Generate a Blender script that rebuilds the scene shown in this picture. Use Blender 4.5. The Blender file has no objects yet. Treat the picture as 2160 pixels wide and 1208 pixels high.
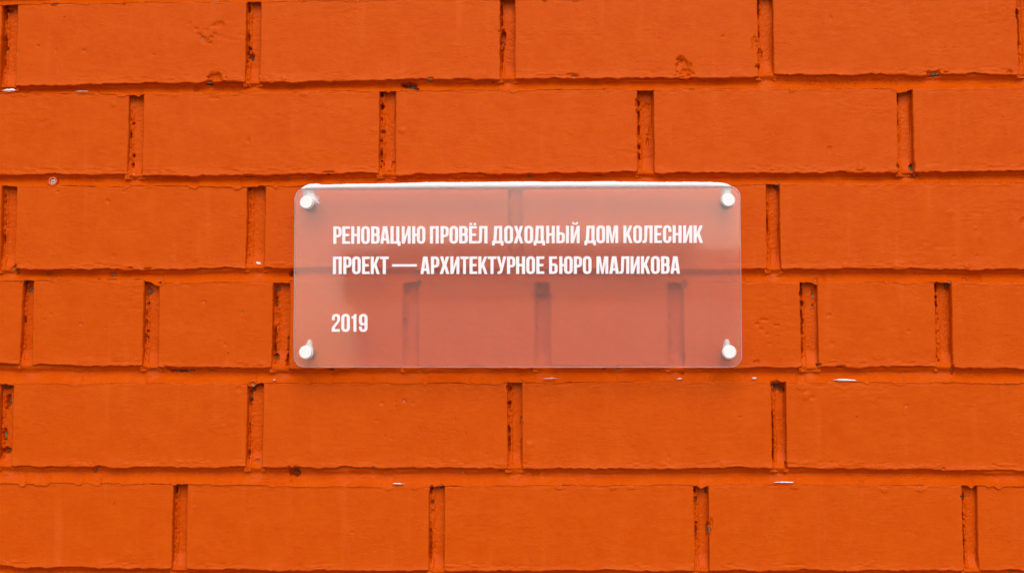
import bpy, math, random
import numpy as np
from mathutils import Vector, Euler
from mathutils.geometry import tessellate_polygon

# ------------------------------------------------------------------ camera, sky, sun, exposure
sc = bpy.context.scene
COL = sc.collection
FPX = 3200.0                     # focal length in photograph pixels (2160 wide)
DIST = 1.52                      # metres from the lens to the wall
CAMZ = 1.60
PITCH, YAW = math.radians(5.36), math.radians(2.54)
cam_data = bpy.data.cameras.new("camera")
cam = bpy.data.objects.new("camera", cam_data)
COL.objects.link(cam)
sc.camera = cam
cam_data.sensor_width = 36.0
cam_data.lens = 36.0 * FPX / 2160.0
cam_data.clip_start, cam_data.clip_end = 0.05, 500.0
cam.location = (0.0, -DIST, CAMZ)
cam.rotation_euler = (math.pi / 2 + PITCH, 0.0, YAW)

SUN_EL, SUN_ROT = math.radians(42), math.radians(174)
world = bpy.data.worlds.new("World")
sc.world = world
world.use_nodes = True
wn = world.node_tree
sky = wn.nodes.new("ShaderNodeTexSky")
sky.sky_type = 'NISHITA'
sky.sun_disc = False
sky.sun_elevation = SUN_EL
sky.sun_rotation = SUN_ROT
sky.air_density = 1.0
sky.dust_density = 4.0
sky.ozone_density = 1.0
wn.links.new(sky.outputs[0], wn.nodes["Background"].inputs[0])
wn.nodes["Background"].inputs[1].default_value = 0.15

sun_data = bpy.data.lights.new("sun", 'SUN')
sun = bpy.data.objects.new("sun", sun_data)
COL.objects.link(sun)
sun_data.energy = 0.85
sun_data.angle = math.radians(64)
sun_data.color = (1.0, 0.985, 0.965)
sd = Vector((math.sin(SUN_ROT) * math.cos(SUN_EL), math.cos(SUN_ROT) * math.cos(SUN_EL), math.sin(SUN_EL)))
sun.rotation_euler = sd.to_track_quat('Z', 'Y').to_euler()
sun.location = (0, 0, 5)

sc.view_settings.view_transform = 'Standard'
sc.view_settings.look = 'None'
sc.view_settings.gamma = 1.0
sc.view_settings.exposure = 0.12
sc.render.engine = 'CYCLES'
sc.cycles.max_bounces = 32
sc.cycles.transmission_bounces = 24
sc.cycles.glossy_bounces = 16
sc.cycles.diffuse_bounces = 10
sc.cycles.use_denoising = True
sc.cycles.blur_glossy = 0.0
sc.cycles.sample_clamp_indirect = 6.0

# ------------------------------------------------------------------ photograph measure -> wall plane
R3 = np.array(Euler(cam.rotation_euler).to_matrix())


def up(u, v, y=0.0):
    """point of the plane y = const whose place was measured at (u, v) on the 2160 px print"""
    d = R3 @ np.array([(u - 1080.0) / FPX, (604.0 - v) / FPX, -1.0])
    t = (y + DIST) / d[1]
    return d[0] * t, CAMZ + d[2] * t


MM = 0.001
PX = 0.000475                    # metres per print pixel on the wall


# ------------------------------------------------------------------ noise
def _hash(ix, iy, seed):
    h = (ix.astype(np.int64) * 374761393 + iy.astype(np.int64) * 668265263 + seed * 974634777) & 0x7fffffff
    h = ((h ^ (h >> 13)) * 1274126177) & 0x7fffffff
    h = (h ^ (h >> 16)) & 0xffffff
    return h / float(0xffffff)


def vnoise(x, y, seed=0):
    x, y = np.asarray(x, float), np.asarray(y, float)
    fx, fy = np.floor(x), np.floor(y)
    tx, ty = x - fx, y - fy
    tx, ty = tx * tx * (3 - 2 * tx), ty * ty * (3 - 2 * ty)
    a, b = _hash(fx, fy, seed), _hash(fx + 1, fy, seed)
    c, d = _hash(fx, fy + 1, seed), _hash(fx + 1, fy + 1, seed)
    return (a + (b - a) * tx) * (1 - ty) + (c + (d - c) * tx) * ty


def fbm(x, y, octaves=4, seed=0, gain=0.5):
    s, a, n = 0.0, 1.0, 0.0
    for k in range(octaves):
        s = s + a * (vnoise(x * 2 ** k + 17.3 * k, y * 2 ** k + 5.1 * k, seed + 31 * k) - 0.5) * 2
        n += a
        a *= gain
    return s / n


def smooth(e0, e1, x):
    t = np.clip((x - e0) / (e1 - e0), 0, 1)
    return t * t * (3 - 2 * t)


# ------------------------------------------------------------------ chips, pits and bare spots, as measured (u, v, ru, rv, depth mm, bareness)
CHIPS = [
    (428, 82, 7, 5, 2.6, .8), (446, 79, 6, 4, 2.4, .7), (414, 62, 5, 3, 1.4, .0), (460, 54, 13, 6, 2.0, .0), (436, 88, 7, 5, 1.6, .0),
    (443, 92, 4, 3, 1.8, .3), (452, 72, 5, 3, 1.4, .0), (420, 73, 4, 3, 1.4, .2), (435, 64, 4, 3, .9, 0), (400, 50, 4, 2.5, .8, 0),
    (455, 163, 15, 8, 4.0, .0), (441, 174, 7, 4, 5.0, .9), (410, 186, 6, 5, 2.0, 0), (863, 178, 17, 8, 9.0, .9), (877, 187, 6, 4, 5.0, .8),
    (1441, 140, 13, 17, 3.6, .15), (1445, 156, 14, 9, 2.6, .0), (1434, 128, 6, 5, 2.6, .4), (1592, 95, 6, 13, 3.0, .1), (1603, 110, 5, 9, 3.5, .3),
    (1600, 140, 4, 5, 5, .9), (1972, 155, 14, 5, 4.0, .9), (1995, 152, 5, 2, 2, .3), (2130, 152, 5, 4, 2.4, .2), (1206, 158, 10, 3, 2.2, .2), (1209, 162, 5, 3, 2.4, .8),
    (907, 168, 6, 4, 3.0, .7), (1039, 171, 4, 2, 2.5, .2), (620, 994, 11, 8, 9.0, .9), (612, 1016, 3, 4, 3.0, .4), (197, 990, 6, 5, 4, .7), (208, 986, 5, 2.5, 3, .6),
    (1641, 812, 11, 9, 8.0, .95), (1634, 822, 4, 6, 5, .9), (1650, 822, 5, 5, 5, .9), (12, 845, 5, 14, 7, .9), (7, 950, 8, 6, 8, .95), (4, 915, 4, 12, 6, .9), (10, 815, 8, 5, 4, .8),
    (372, 780, 18, 3.4, 6.0, .7), (395, 780, 22, 3, 4.5, .8), (352, 775, 5, 4, 4, .2), (323, 779, 6, 3, 3, .8), (445, 780, 10, 2, 3, .5), (615, 574, 7, 6, 9.0, .6),
    (614, 593, 6, 2, 3, .7), (560, 1013, 9, 3, 1.6, .1), (697, 777, 6, 4, 7, .4), (700, 790, 6, 3, 2, .2), (1141, 623, 14, 5, 8, .9), (1136, 604, 5, 4, 6, .7), (884, 600, 4, 9, 5, .9),
    (1443, 598, 5, 8, 5, .9), (1440, 755, 5, 10, 4, .8), (1609, 675, 10, 3, 1.6, .1), (1598, 683, 5, 3, 1.6, .2), (1617, 705, 3, 2.5, 1.4, .3),
    (1606, 694, 3, 2.5, 1.5, .2), (1637, 686, 6, 2, 1.4, .3), (1640, 709, 2.6, 2, 1.4, .2), (1597, 763, 5, 4, 2.2, .4), (1624, 725, 4, 2, .9, .1),
    (1748, 666, 4, 2.5, 1.4, .6), (2158, 470, 5, 8, 2.0, .4), (312, 568, 6, 3, 3, .4), (275, 565, 4, 2, 3, .3), (97, 576, 5, 4, 3, .6), (28, 566, 6, 6, 4, .7), (32, 571, 4, 3, 4, .4),
    (233, 578, 6, 4, 3, .8), (113, 589, 5, 3, 3, .8), (207, 588, 4, 2, 3, .7), (232, 589, 12, 1.6, 3, .5), (290, 589, 12, 1.6, 3, .6), (258, 590, 5, 1.4, 2, .6), (48, 593, 5, 6, 3, .5), (56, 609, 6, 8, 4, .8),
    (336, 596, 5, 4, 4, .7), (527, 117, 6, 8, 7, .95), (524, 100, 4, 4, 5, .8), (523, 18, 3, 8, 7, .1), (14, 18, 7, 5, 5, .8), (8, 98, 4, 4, 5, .8), (1060, 80, 4, 20, 9, .9), (1063, 68, 3, 5, 7, .7),
    (1115, 369, 6, 3, 3, .9), (1260, 367, 9, 2, 3, .3), (525, 370, 12, 3, 2.5, .3), (605, 374, 6, 3, 2, .6), (641, 371, 6, 3, 2, .5), (693, 364, 12, 3, 2.6, .3), (117, 9, 6, 3, 2.5, .6),
    (111, 12, 5, 3, 3, .1), (260, 8, 3, 4, 3, .2), (637, 4, 6, 4, 2, .3), (457, 0, 10, 3, 2.4, .6), (1895, 350, 4, 5, 4, .8), (1925, 352, 5, 8, 5, .85), (1928, 368, 9, 4, 4, .8), (1640, 391, 4, 7, 2.6, .8),
    (1645, 582, 5, 2, 2.5, .8), (1722, 590, 4, 4, 3, .6), (1691, 612, 4, 10, 7, .7), (1693, 640, 4, 6, 6, .6), (1717, 620, 2.6, 10, 3, .9), (1717, 645, 2.4, 8, 3, .8), (1692, 670, 3, 16, 7, .4),
    (1975, 605, 4, 9, 6, .7), (1977, 640, 3.4, 9, 5, .8), (2003, 598, 4, 10, 3, .8), (1976, 625, 3, 4, 5, .7), (2038, 588, 6, 3, 2.5, .6), (1775, 772, 9, 2, 2.6, .6), (1727, 769, 5, 4, 4, .8), (2010, 779, 4, 8, 4, .7),
    (580, 752, 5, 11, 8, .8), (577, 730, 3, 9, 6, .6), (580, 636, 4, 8, 7, .7), (581, 606, 6, 7, 5, .9), (605, 758, 3.4, 12, 8, .5), (606, 724, 1.8, 18, 4, .2), (310, 612, 6, 11, 5, .9), (309, 640, 3, 4, 5, .6),
    (307, 697, 3, 3, 5, .6), (307, 712, 2.4, 6, 5, .5), (529, 820, 4, 5, 5, .8), (526, 838, 3.4, 14, 5, .8), (532, 810, 5, 4, 4, .7), (552, 810, 3, 4, 3, .7), (541, 971, 5, 3, 3, .8), (368, 1032, 2.4, 8, 3, .9),
    (368, 1049, 2, 3, 3, .8), (1075, 818, 4, 7, 6, .3), (1074, 850, 3.4, 4, 6, .1), (1099, 884, 2.4, 8, 2.5, .6), (910, 1027, 3, 5, 4, .9), (911, 1060, 3, 6, 4, .8), (930, 1023, 3, 5, 3, .8),
    (1467, 1033, 3, 5, 4, .9), (1468, 1055, 3, 7, 5, .9), (1492, 1033, 2.6, 6, 3, .8), (1495, 1115, 4, 13, 3.5, .7), (1500, 1105, 4, 10, 2.4, .15), (1468, 1120, 2.4, 14, 4, .6), (2033, 1050, 4, 8, 6, .8), (2032, 1086, 2, 8, 5, .4),
    (1057, 992, 7, 2.4, 3, .5), (788, 989, 4, 5, 3, .7), (812, 993, 6, 4, 2, .5), (976, 994, 4, 3, 2, .6), (1022, 1016, 3, 2, 2, .1), (1184, 1022, 6, 4, 2.0, .5), (1305, 776, 5, 3, 3.5, .8), (1272, 777, 4, 3, 4, .1),
    (1440, 787, 4, 3, 3, .6), (1202, 806, 3, 2.5, 2, .1), (1817, 1015, 7, 3, 2, .2), (1990, 988, 4, 4, 2, .9), (2140, 1203, 12, 3, 3, .6), (1941, 1025, 6, 3, 2, .5), (1655, 998, 6, 4, 2, .3), (1658, 980, 2.4, 8, 4, .5),
    (1630, 960, 2, 14, 5, .1), (1346, 215, 5, 7, 5, .1), (1366, 220, 6, 8, 2, .0), (1345, 235, 4, 5, 5, .1), (1367, 295, 2.2, 10, 3, .3), (1371, 275, 1.6, 14, 2, .2), (1348, 308, 4, 5, 5, .1), (804, 222, 4, 7, 6, .5), (806, 275, 4, 3, 5, .9),
    (829, 345, 4, 10, 3, .2), (820, 362, 4, 4, 2, .3), (2147, 30, 3, 14, 6, .6), (278, 325, 3.4, 4, 7, .6), (276, 345, 3, 6, 6, .5), (277, 259, 3, 3, 5, .5), (80, 96, 3, 2, 1.4, .3), (118, 107, 2.4, 6, 1.4, .5),
    (177, 107, 4, 3, 1.4, .5), (324, 116, 4, 2, 1.0, .4), (228, 106, 2, 2, 1, .4), (123, 145, 1.2, 9, .9, .6), (38, 110, 1.6, 5, 1, .5), (524, 296, 2.6, 5, 1.2, .5), (1524, 77, 2.6, 2, 1.6, .8), (1752, 40, 2, 7, 1.2, .6),
    (2012, 101, 2, 1.6, 1.3, .8), (1390, 82, 2, 1.6, 1, .6), (1750, 314, 4, 6, 1.6, .2), (2122, 285, 2, 2, 1.2, .4), (805, 850, 4, 3, 1.1, .5), (834, 858, 3, 2.4, 1.1, .4), (852, 845, 4, 4, 1.3, .6), (833, 847, 2, 2, 1, .5),
    (871, 850, 3, 3, .9, .4), (885, 906, 2, 5, 1.0, .6), (883, 918, 1.6, 3, .9, .5), (958, 885, 1.6, 5, .9, .5), (982, 915, 2, 1.8, 1, .6), (793, 887, 5, 2, .8, .3), (825, 925, 3, 2, .9, .5), (812, 920, 1.6, 3, .8, .5),
    (1025, 958, 3, 2, 1, .3), (1411, 963, 3, 3, 1, .4), (1913, 856, 3, 2, 1.2, .5), (1502, 885, 1.6, 1.6, 1.2, .6), (410, 1065, 2, 2, 1.2, .7), (743, 1122, 3, 2, 1.2, .5), (430, 636, 4, 3, 1.2, .5), (511, 659, 2.6, 3, 1.1, .6),
    (170, 682, 3, 2.4, 1.4, .6), (475, 727, 3, 3, 1.2, .4), (107, 662, 2, 2, 1, .5), (93, 674, 2.6, 1.6, 1, .5), (222, 693, 1.8, 2, 1, .5), (1560, 880, 3, 2, 1.0, .4), (505, 820, 7, 7, .9, .0), (1700, 835, 8, 7, -.9, .0),
    (1712, 838, 6, 4, .8, 0), (1690, 815, 10, 7, -1.0, 0), (2060, 540, 3, 2, 1.0, .3), (2012, 540, 3, 2, 1.1, .5), (1916, 698, 3, 2, 1, .4), (1755, 724, 5, 5, .7, 0), (228, 425, 4, 5, 1.2, .1), (228, 430, 4, 3, -.6, .0),
    (240, 540, 6, 6, .7, 0), (122, 404, 4, 2, 1.0, .3), (262, 404, 3, 2, 1.2, .5), (56, 452, 2, 1.8, 1.2, .7), (450, 158, 10, 4, -1.0, 0), (2005, 448, 7, 5, -.6, 0), (2067, 497, 4, 9, -.6, 0), (2058, 481, 4, 3, -.6, 0),
    (1816, 352, 9, 6, -1.6, 0), (1778, 358, 10, 4, -.8, 0), (1890, 357, 10, 4, -1.0, 0), (848, 277, 7, 5, -.9, 0), (790, 275, 8, 5, -.5, 0), (1119, 936, 10, 6, -.7, 0), (1116, 950, 8, 12, -.5, 0), (1365, 1000, 4, 3, -.8, 0),
    (1670, 190, 7, 5, -1.1, 0), (820, 1030, 7, 5, -1.0, 0), (874, 1028, 7, 5, -1.0, 0), (1676, 1026, 8, 6, -1.2, 0), (1865, 1033, 8, 6, -1.1, 0), (1945, 1031, 9, 5, -1.2, 0), (1293, 1029, 6, 4, -1.0, 0), (1329, 1028, 7, 4, -1.1, 0),
    (1178, 1028, 7, 4, -1.0, 0), (1756, 163, 30, 8, -.8, 0), (1840, 155, 18, 5, -.9, 0), (575, 165, 28, 8, -.9, 0), (240, 220, 5, 5, -.8, 0), (450, 208, 12, 4, .8, 0), (2040, 560, 9, 5, -1.0, 0), (1785, 560, 8, 5, -.8, 0),
    (2062, 990, 20, 6, -1.2, 0), (1860, 985, 20, 5, -1.2, 0), (1755, 984, 12, 5, -1.0, 0), (1760, 975, 9, 4, .6, 0), (1950, 985, 22, 5, -1.0, 0), (640, 200, 8, 4, -.8, 0), (300, 980, 20, 6, -.9, 0), (170, 980, 20, 5, -.9, 0),
]
_ch = []
for (u, v, ru, rv, dp, ba) in CHIPS:
    x, z = up(u, v)
    _ch.append((x, z, ru * PX * 1.15, rv * PX * 1.15, dp * MM * (.8 if dp < 4 else 1), ba))


def apply_chips(X, Z, H, B, box):
    """lower (or raise) the relief H and set bareness B where a chip lies; box limits the search"""
    x0, x1, z0, z1 = box
    for (cx, cz, rx, rz, dp, ba) in _ch:
        if cx < x0 - .02 or cx > x1 + .02 or cz < z0 - .02 or cz > z1 + .02:
            continue
        m = (np.abs(X - cx) < rx * 2.2) & (np.abs(Z - cz) < rz * 2.2)
        if not m.any():
            continue
        xx, zz = X[m], Z[m]
        n = 1.0 + 0.55 * fbm(xx / .0028, zz / .0028, 2, 77)
        r = np.hypot((xx - cx) / rx, (zz - cz) / rz) * n
        f = 1 - smooth(.55, 1.15, r)
        H[m] -= dp * f * (1 + .25 * fbm(xx / .0015, zz / .0015, 2, 5))
        if ba > 0:
            B[m] = np.maximum(B[m], ba * (1 - smooth(.35, .8, r)))
    return H, B


# ------------------------------------------------------------------ materials
def nodes(name):
    m = bpy.data.materials.new(name)
    m.use_nodes = True
    t = m.node_tree
    b = t.nodes.get("Principled BSDF")
    return m, t, b


def mathn(t, op, a, b=None, clamp=False):
    n = t.nodes.new("ShaderNodeMath")
    n.operation = op
    n.use_clamp = clamp
    for i, s in enumerate((a, b)):
        if s is None:
            continue
        if isinstance(s, (int, float)):
            n.inputs[i].default_value = s
        else:
            t.links.new(s, n.inputs[i])
    return n.outputs[0]


def mapr(t, val, a, b, c, d):
    n = t.nodes.new("ShaderNodeMapRange")
    t.links.new(val, n.inputs[0])
    for i, x in enumerate((a, b, c, d)):
        n.inputs[i + 1].default_value = x
    return n.outputs[0]


def noise_n(t, vec, scale, detail=3, rough=.5):
    n = t.nodes.new("ShaderNodeTexNoise")
    n.inputs["Scale"].default_value = scale
    n.inputs["Detail"].default_value = detail
    n.inputs["Roughness"].default_value = rough
    t.links.new(vec, n.inputs["Vector"])
    return n.outputs[0]


def mixc(t, fac, a, b):
    n = t.nodes.new("ShaderNodeMix")
    n.data_type = 'RGBA'
    t.links.new(fac, n.inputs[0]) if not isinstance(fac, float) else None
    if isinstance(fac, float):
        n.inputs[0].default_value = fac
    for i, c in ((6, a), (7, b)):
        if isinstance(c, tuple):
            n.inputs[i].default_value = c
        else:
            t.links.new(c, n.inputs[i])
    return n.outputs[2]


def mapping(t, scale):
    g = t.nodes.new("ShaderNodeNewGeometry")
    mp = t.nodes.new("ShaderNodeMapping")
    mp.inputs["Scale"].default_value = scale
    t.links.new(g.outputs["Position"], mp.inputs["Vector"])
    return mp.outputs[0]


PAINT_A = (0.520, 0.0640, 0.0, 1)
PAINT_B = (0.552, 0.0770, 0.0012, 1)


def paint_material(name, fine=1.0, spec=.06):
    m, t, b = nodes(name)
    iso = mapping(t, (1, 1, 1))
    brush = mapping(t, (.62, 1, 1.05))
    runs = mapping(t, (1, 1, .10))
    big = noise_n(t, iso, 38, 3, .55)
    med = noise_n(t, iso, 140, 3, .6)
    run = noise_n(t, runs, 70, 2, .5)
    f = mathn(t, 'ADD', mathn(t, 'MULTIPLY', big, .6), mathn(t, 'MULTIPLY', med, .4))
    f = mapr(t, f, .38, .62, 0, 1)
    col = mixc(t, f, PAINT_A, PAINT_B)
    rf = mapr(t, run, .60, .74, 0, .30)
    col = mixc(t, rf, col, (.64, .105, .012, 1))
    # dark pin holes in the paint
    vo = t.nodes.new("ShaderNodeTexVoronoi")
    vo.inputs["Scale"].default_value = 62
    t.links.new(iso, vo.inputs["Vector"])
    sep = t.nodes.new("ShaderNodeSeparateColor")
    t.links.new(vo.outputs["Color"], sep.inputs[0])
    wob = noise_n(t, iso, 900, 2, .5)
    dist = mathn(t, 'ADD', vo.outputs["Distance"], mathn(t, 'MULTIPLY', wob, .05))
    rad = mapr(t, sep.outputs[0], .74, 1.0, -.04, .085)
    pit = mathn(t, 'LESS_THAN', dist, rad)
    col = mixc(t, mathn(t, 'MULTIPLY', pit, .75), col, (.16, .03, .006, 1))
    # bare mortar or clay where the paint is gone
    at = t.nodes.new("ShaderNodeAttribute")
    at.attribute_name = "bare"
    gn = noise_n(t, iso, 420, 4, .65)
    bare = mathn(t, 'ADD', at.outputs["Fac"], mapr(t, gn, .3, .7, -.28, .28))
    bare = mapr(t, bare, .46, .60, 0, 1)
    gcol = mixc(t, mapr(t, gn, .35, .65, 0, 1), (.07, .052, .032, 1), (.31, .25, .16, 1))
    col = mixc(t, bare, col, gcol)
    t.links.new(col, b.inputs["Base Color"])
    b.inputs["Roughness"].default_value = .52
    rr = mapr(t, bare, 0, 1, .36, .95)
    t.links.new(rr, b.inputs["Roughness"])
    b.inputs["Specular IOR Level"].default_value = spec
    # orange peel and brush grain
    grain = noise_n(t, brush, 520, 4, .6)
    peel = noise_n(t, brush, 260, 3, .6)
    lump = noise_n(t, iso, 60, 2, .5)
    patch = mapr(t, noise_n(t, iso, 17, 2, .5), .42, .60, .25, 1.0)
    ridge = mapr(t, peel, .52, .75, 0, 1)
    h = mathn(t, 'ADD', mathn(t, 'MULTIPLY', grain, .00020 * fine), mathn(t, 'MULTIPLY', mathn(t, 'MULTIPLY', ridge, patch), .00050 * fine))
    h = mathn(t, 'ADD', h, mathn(t, 'MULTIPLY', lump, .0007 * fine))
    h = mathn(t, 'SUBTRACT', h, mathn(t, 'MULTIPLY', pit, .0006))
    bp = t.nodes.new("ShaderNodeBump")
    bp.inputs["Strength"].default_value = 1.0
    bp.inputs["Distance"].default_value = 1.0
    t.links.new(h, bp.inputs["Height"])
    t.links.new(bp.outputs[0], b.inputs["Normal"])
    return m


M_BRICK = paint_material("orange_paint_on_brick", .42)
M_MORTAR = paint_material("orange_paint_on_mortar", .42, .05)


def simple(name, col, rough=.5, metal=0.0, spec=.5, bump=None):
    m, t, b = nodes(name)
    b.inputs["Base Color"].default_value = (*col, 1)
    b.inputs["Roughness"].default_value = rough
    b.inputs["Metallic"].default_value = metal
    b.inputs["Specular IOR Level"].default_value = spec
    if bump:
        n = noise_n(t, mapping(t, (1, 1, 1)), bump[0], 4, .6)
        bp = t.nodes.new("ShaderNodeBump")
        bp.inputs["Distance"].default_value = bump[1]
        t.links.new(n, bp.inputs["Height"])
        t.links.new(bp.outputs[0], b.inputs["Normal"])
        c = mixc(t, mapr(t, n, .3, .7, 0, 1), (*[x * .93 for x in col], 1), (*col, 1))
        t.links.new(c, b.inputs["Base Color"])
    return m


M_CAP = simple("white_enamel", (.80, .80, .79), .35, 0, .5, (260, .00006))
M_LETTER = simple("white_vinyl", (.80, .79, .82), .5, 0, .4, (900, .00002))
M_WASHER = simple('clear_washer', (.80, .72, .70), .25)
M_BARREL = simple("brushed_metal", (.26, .25, .24), .5, .4)
M_STEEL = simple("zinc_steel", (.50, .50, .48), .40, .8, .5, (900, .0002))
m, t, b = nodes("fresh_snow")
M_SNOW = m
n = noise_n(t, mapping(t, (1, 1, 1)), 700, 4, .7)
bp = t.nodes.new("ShaderNodeBump")
bp.inputs["Distance"].default_value = .0012
t.links.new(n, bp.inputs["Height"])
t.links.new(bp.outputs[0], b.inputs["Normal"])
b.inputs["Base Color"].default_value = (.93, .93, .94, 1)
b.inputs["Roughness"].default_value = .7
b.inputs["Subsurface Weight"].default_value = .4
b.inputs["Subsurface Radius"].default_value = (1, 1, 1.1)
b.inputs["Subsurface Scale"].default_value = .0015
M_COLLAR = simple("orange_painted_plastic", (.68, .085, .008), .45, 0, .5, (500, .0002))


def acrylic(name, rough, milk):
    m = bpy.data.materials.new(name)
    m.use_nodes = True
    t = m.node_tree
    t.nodes.clear()
    out = t.nodes.new("ShaderNodeOutputMaterial")
    g = t.nodes.new("ShaderNodeBsdfGlass")
    g.inputs["IOR"].default_value = 1.66
    g.inputs["Roughness"].default_value = rough
    g.inputs["Color"].default_value = (1, 1, 1, 1)
    if milk > 0:
        d = t.nodes.new("ShaderNodeBsdfDiffuse")
        tr = t.nodes.new("ShaderNodeBsdfTranslucent")
        d.inputs[0].default_value = (.85, .85, .88, 1)
        tr.inputs[0].default_value = (.85, .85, .88, 1)
        mx = t.nodes.new("ShaderNodeMixShader")
        mx.inputs[0].default_value = .5
        t.links.new(d.outputs[0], mx.inputs[1])
        t.links.new(tr.outputs[0], mx.inputs[2])
        m2 = t.nodes.new("ShaderNodeMixShader")
        sm = noise_n(t, mapping(t, (1, 1, 1)), 18, 3, .5)
        sc_ = noise_n(t, mapping(t, (1, 1, 1)), 1500, 2, .7)
        fac = mathn(t, 'ADD', mapr(t, sm, .3, .7, milk * .85, milk * 1.15), mapr(t, sc_, .68, .80, 0, .3))
        t.links.new(fac, m2.inputs[0])
        t.links.new(g.outputs[0], m2.inputs[1])
        t.links.new(mx.outputs[0], m2.inputs[2])
        t.links.new(m2.outputs[0], out.inputs[0])
    else:
        t.links.new(g.outputs[0], out.inputs[0])
    return m


M_ACR = acrylic("clear_acrylic_face", .042, 0)
M_FROST = acrylic("frosted_acrylic_back", .25, .05)
M_EDGE = acrylic("acrylic_edge_painted_glint", .2, .5)  # white mixed in to paint the bright reflection along the panel's rim


# ------------------------------------------------------------------ object helpers
def mesh_np(name, V, F, mats, parent=None, loc=(0, 0, 0), smooth_=True, bare=None, fmat=None):
    me = bpy.data.meshes.new(name)
    V = np.asarray(V, float) - np.asarray(loc, float)
    F = np.asarray(F, np.int32)
    me.vertices.add(len(V))
    me.vertices.foreach_set("co", V.astype(np.float32).ravel())
    k = F.shape[1]
    me.loops.add(F.size)
    me.loops.foreach_set("vertex_index", F.ravel())
    me.polygons.add(len(F))
    me.polygons.foreach_set("loop_start", np.arange(0, F.size, k, dtype=np.int32))
    me.polygons.foreach_set("use_smooth", np.full(len(F), smooth_))
    for mt in (mats if isinstance(mats, (list, tuple)) else [mats]):
        me.materials.append(mt)
    if fmat is not None:
        me.polygons.foreach_set("material_index", np.asarray(fmat, np.int32))
    me.update(calc_edges=True)
    if bare is not None:
        a = me.attributes.new("bare", 'FLOAT', 'POINT')
        a.data.foreach_set("value", np.asarray(bare, np.float32).ravel())
    me.validate()
    o = bpy.data.objects.new(name, me)
    COL.objects.link(o)
    o.location = loc
    if parent:
        o.parent = parent
    return o


def tag(o, label=None, category=None, group=None, kind=None):
    if label: o["label"] = label
    if category: o["category"] = category
    if group: o["group"] = group
    if kind: o["kind"] = kind
    return o


def empty(name, loc):
    e = bpy.data.objects.new(name, None)
    e.empty_display_size = .05
    e.location = loc
    COL.objects.link(e)
    return e


def grid_faces(nx, ny, off=0):
    i = np.arange(nx - 1)
    j = np.arange(ny - 1)
    I, J = np.meshgrid(i, j)
    a = (J * nx + I).ravel() + off
    return np.stack([a, a + 1, a + nx + 1, a + nx], 1)


# ------------------------------------------------------------------ courses: bottom and top lines as measured across the print
BOT = {
    1: [(-600, 193), (0, 183), (300, 177), (500, 173), (560, 174), (760, 170), (1060, 166), (1500, 164), (1640, 159), (2160, 156), (2800, 150)],
    2: [(-600, 372), (0, 368), (260, 367), (310, 371), (790, 366), (840, 369), (1350, 363), (1385, 366), (2160, 362), (2800, 359)],
    3: [(-600, 568), (0, 567), (300, 570), (510, 564), (1000, 567), (1600, 567), (2160, 568), (2800, 570)],
    4: [(-600, 764), (0, 768), (302, 772), (335, 775), (620, 776), (1200, 775), (1700, 775), (1960, 773), (2160, 777), (2800, 785)],
    5: [(-600, 976), (0, 982), (300, 985), (720, 985), (1400, 989), (1620, 986), (2160, 992), (2800, 998)],
    6: [(-600, 1184), (0, 1194), (360, 1200), (720, 1203), (1440, 1203), (2160, 1203), (2800, 1204)],
}
TOP = {
    1: [(-600, 18), (0, 8), (300, 4), (520, 1), (1060, -3), (2160, -22), (2800, -34)],
    2: [(-600, 204), (0, 197), (300, 197), (720, 191), (1340, 187), (1890, 187), (2160, 183), (2800, 178)],
    3: [(-600, 394), (0, 391), (520, 391), (1000, 389), (1640, 387), (2160, 384), (2800, 380)],
    4: [(-600, 588), (0, 590), (300, 590), (335, 594), (1500, 593), (2160, 595), (2800, 597)],
    5: [(-600, 800), (0, 807), (720, 806), (1440, 804), (2160, 805), (2800, 808)],
    6: [(-600, 1008), (0, 1016), (360, 1019), (720, 1024), (1000, 1023), (1440, 1020), (2160, 1022), (2800, 1024)],
}
EDGE = {  # x measured at the left and right end of every brick face
    1: [(-537, 2), (34, 519), (549, 1055), (1086, 1599), (1631, 2148), (2179, 2700)],
    2: [(-270, 270), (301, 800), (834, 1345), (1379, 1894), (1926, 2440)],
    3: [(-520, 2), (33, 520), (558, 1072), (1102, 1617), (1645, 2170), (2202, 2720)],
    4: [(-215, 45), (68, 302), (334, 575), (611, 851), (882, 1129), (1160, 1409), (1441, 1689), (1725, 1975), (2008, 2258)],
    5: [(-520, -1), (26, 521), (554, 1071), (1101, 1628), (1658, 2180), (2212, 2740)],
    6: [(-150, 364), (393, 905), (937, 1465), (1495, 2031), (2063, 2600)],
}


def line_world(pts):
    w = [up(*p) for p in pts]
    xs, zs = [p[0] for p in w], [p[1] for p in w]
    return lambda x: np.interp(x, xs, zs)


ZB = {k: line_world(v) for k, v in BOT.items()}
ZT = {k: line_world(v) for k, v in TOP.items()}
EX = {}
for k, v in EDGE.items():
    EX[k] = []
    for a, b_ in v:
        vm = (np.interp(a, *zip(*BOT[k])) + np.interp(a, *zip(*TOP[k]))) / 2
        EX[k].append((up(a, vm)[0], up(b_, vm)[0]))
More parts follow.
